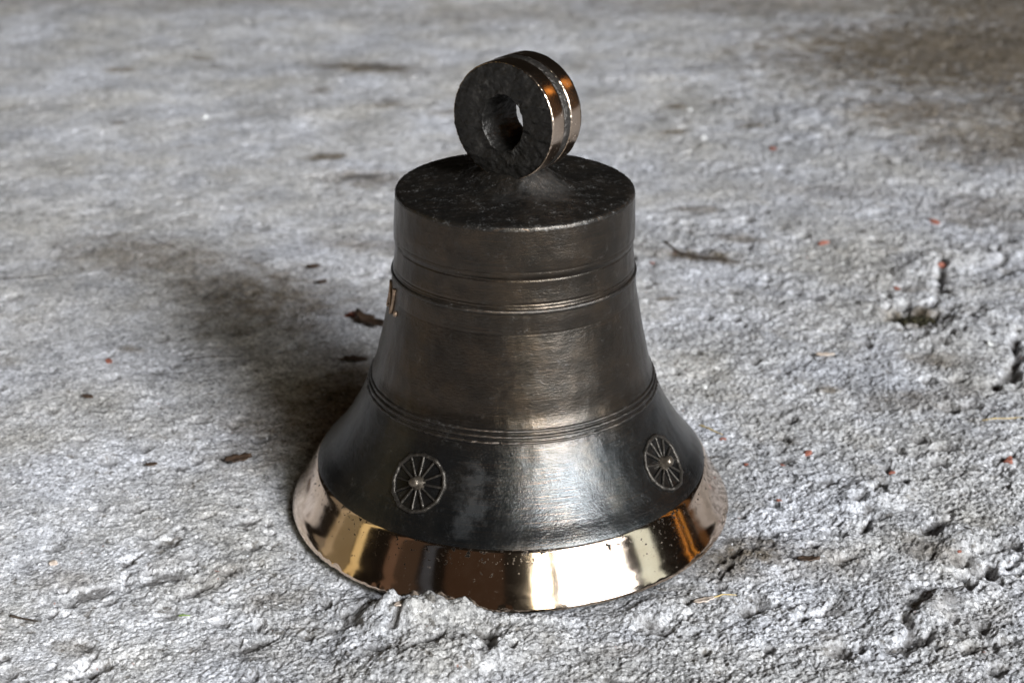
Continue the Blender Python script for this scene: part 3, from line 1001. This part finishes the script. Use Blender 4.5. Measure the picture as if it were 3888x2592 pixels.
def strand(name, pts, r, mat, label, cat, group, lift=0.0004, taper=True):
    bm = bmesh.new()
    n = 14
    P = np.array(pts, float)
    tt = np.linspace(0, len(P) - 1, n)
    xs = np.interp(tt, np.arange(len(P)), P[:, 0])
    ys = np.interp(tt, np.arange(len(P)), P[:, 1])
    for _ in range(2):
        xs[1:-1] = (xs[:-2] + 2 * xs[1:-1] + xs[2:]) / 4
        ys[1:-1] = (ys[:-2] + 2 * ys[1:-1] + ys[2:]) / 4
    hs = np.array([hz(x, y) for x, y in zip(xs, ys)])
    for _ in range(3):
        hs[1:-1] = np.maximum(hs[1:-1] * .5 + (hs[:-2] + hs[2:]) * .25, hs[1:-1])
    o3 = Vector((float(xs[0]), float(ys[0]), float(hs[0])))
    ps = [Vector((x, y, h + lift)) - o3 for x, y, h in zip(xs, ys, hs)]
    rs = [r * (1 - 0.55 * i / n if taper else 1) * RND.uniform(.85, 1.15) for i in range(n)]
    tube(bm, ps, rs, 6)
    o = bm_obj(name, bm, mat)
    o.location = o3
    return tag(o, label, cat, group)


G3 = "straws and twigs on the floor"
strand("straw", [(0.119, 0.092), (0.1245, 0.085), (0.132, 0.077)], .0006, M_STRAW, "yellow straw lying close to the bell's right flank", "straw", G3)
strand("straw", [(0.104, -0.111), (0.112, -0.108), (0.118, -0.108)], .0005, M_STRAW, "short golden straw at the tip of the pale wood chip", "straw", G3)
strand("straw", [(0.300, 0.097), (0.318, 0.100), (0.345, 0.103)], .0004, M_STRAW, "thin pale straw running off the photo's right edge", "straw", G3)
strand("twig", [(-0.425, 0.338), (-0.3822, 0.3415), (-0.352, 0.347)], .0005, M_BARK, "long thin twig at the left edge beyond the shadow", "twig", G3)
strand("twig", [(-0.293, 0.423), (-0.2863, 0.4141), (-0.270, 0.402)], .0005, M_BARK, "curved twig at the far end of the bell's shadow", "twig", G3)
strand("twig", [(-0.226, 0.187), (-0.2221, 0.1906), (-0.205, 0.196), (-0.19, 0.197)], .0005, M_BARK, "small dark twig inside the bell's shadow", "twig", G3)
strand("twig", [(0.1240, 0.424), (0.129, 0.408), (0.140, 0.395), (0.158, 0.386), (0.185, 0.376)], .0013, M_BARK, "dark curved twig in the brown dirt patch behind the bell", "twig", G3)
strand("twig", [(-0.2595, -0.1245), (-0.2526, -0.1267), (-0.2440, -0.1290)], .0008, M_BARK, "short dark twig in the near left corner", "twig", G3)
strand("twig", [(-0.075, -0.118), (-0.066, -0.1225)], .0005, M_BARK, "tiny twig in the grit before the polished rim", "twig", G3)
strand("grass_blade", [(-0.172, -0.126), (-0.166, -0.1265)], .0005, mat_plain("fresh_green", (0.10, 0.17, 0.03), (0.2, 0.3, 0.06)), "tiny green grass blade on the grit at lower left", "grass blade", G3)


def flake(name, x, y, ln, wd, deg, mat, label, cat, group, curl=0.35, lift=0.001):
    """a curled dry leaf or chip with thickness and a torn outline"""
    bm = bmesh.new()
    nu, nv = 10, 5
    top, bot = [], []
    ph = RND.uniform(0, 6)
    for i in range(nu):
        q = i / (nu - 1)
        half = wd * math.sin(math.pi * (0.08 + 0.86 * q)) ** 0.7 * (1 + 0.28 * math.sin(q * 17 + ph))
        a, b = [], []
        for j in range(nv):
            v = j / (nv - 1) * 2 - 1
            px, py = (q - .5) * ln + 0.04 * ln * math.sin(v * 5 + ph), v * half / 2
            pz = curl * (abs(v) ** 2 * wd * .5 + (q - .5) ** 2 * ln * .6) + RND.uniform(-.03, .03) * wd
            a.append(bm.verts.new((px, py, pz + 0.0007)))
            b.append(bm.verts.new((px, py, pz)))
        top.append(a)
        bot.append(b)
    for i in range(nu - 1):
        for j in range(nv - 1):
            bm.faces.new((top[i][j], top[i + 1][j], top[i + 1][j + 1], top[i][j + 1]))
            bm.faces.new((bot[i][j], bot[i][j + 1], bot[i + 1][j + 1], bot[i + 1][j]))
        bm.faces.new((top[i][0], bot[i][0], bot[i + 1][0], top[i + 1][0]))
        bm.faces.new((top[i][-1], top[i + 1][-1], bot[i + 1][-1], bot[i][-1]))
    for i in (0, nu - 1):
        for j in range(nv - 1):
            bm.faces.new((top[i][j], top[i][j + 1], bot[i][j + 1], bot[i][j]))
    o = bm_obj(name, bm, mat)
    o.location = (x, y, hz(x, y) + lift)
    o.rotation_euler = (RND.uniform(-.1, .1), RND.uniform(-.15, .15), math.radians(deg))
    return tag(o, label, cat, group)


G4 = "scraps of dead leaf on the floor"
flake("dead_leaf", -0.1030, 0.2560, .036, .010, -48, M_LEAF, "dark curled dead leaf against the red crumb behind the bell", "dead leaf", G4, 0.5)
flake("dead_leaf", -0.1664, 0.0435, .016, .008, 10, M_LEAF, "torn brown leaf scrap at the near edge of the shadow", "dead leaf", G4)
flake("dead_leaf", 0.1605, -0.0777, .012, .004, -10, M_LEAF, "small brown leaf scrap on the dirt right of the rim", "dead leaf", G4)
flake("dead_leaf", -0.1080, 0.1906, .016, .007, -6, M_LEAF, "dark oval leaf scrap in the shadow close to the bell", "dead leaf", G4, 0.2)
flake("dead_leaf", -0.1558, 0.3674, .010, .007, 20, M_LEAF, "dark leaf scrap behind the bell, the farther of two close together", "dead leaf", G4)
flake("dead_leaf", -0.1464, 0.3369, .009, .006, 40, M_LEAF, "dark leaf scrap behind the bell, the nearer of two close together", "dead leaf", G4)
flake("dead_leaf", -0.2777, 0.1266, .007, .004, 0, M_LEAF, "little dark leaf scrap on the left below the orange crumb", "dead leaf", G4)
flake("dead_leaf", -0.2182, 0.0362, .007, .0035, 15, M_LEAF, "little grey-brown leaf scrap on the left below the shadow", "dead leaf", G4)
G5 = "pale wood chips on the floor"
flake("wood_chip", 0.1000, -0.1150, .012, .0045, 20, M_CHIP, "pale wood chip under the golden straw right of the rim", "wood chip", G5, 0.15)
flake("wood_chip", -0.0578, -0.1300, .006, .0035, 50, M_CHIP, "pinkish wood chip in the grit below the polished rim", "wood chip", G5, 0.15)
flake("wood_chip", 0.2165, 0.196, .014, .004, 12, M_CHIP, "pale wood chip on a small step right of the bell's waist", "wood chip", G5, 0.1)


# a tuft of moss in the hollow on the right: a mat of short blades
def moss(x, y, rad, label):
    bm = bmesh.new()
    for _ in range(420):
        a, r = RND.uniform(0, 6.283), rad * math.sqrt(RND.random())
        px, py = r * math.cos(a) * 1.2, r * math.sin(a) * .7
        h = RND.uniform(.4, 1.0) * rad * .75 * (1 - .5 * r / rad)
        lx, ly = RND.uniform(-.5, .5) * h, RND.uniform(-.5, .5) * h
        w = rad * .07
        b = RND.uniform(0, 3.14)
        v = [bm.verts.new((px + w * math.cos(b + k * 2.094), py + w * math.sin(b + k * 2.094), 0)) for k in range(3)]
        m = [bm.verts.new((px + lx * .4 + w * .8 * math.cos(b + k * 2.094), py + ly * .4 + w * .8 * math.sin(b + k * 2.094), h * .6)) for k in range(3)]
        t = bm.verts.new((px + lx, py + ly, h))
        for k in range(3):
            bm.faces.new((v[k], v[(k + 1) % 3], m[(k + 1) % 3], m[k]))
            bm.faces.new((m[k], m[(k + 1) % 3], t))
    o = bm_obj("moss_tuft", bm, M_MOSS)
    o.location = (x, y, hz(x, y) + .003)
    return tag(o, label, "moss")


moss(0.2965, 0.2640, .0155, "dry olive moss tuft in the dark hollow on the right")
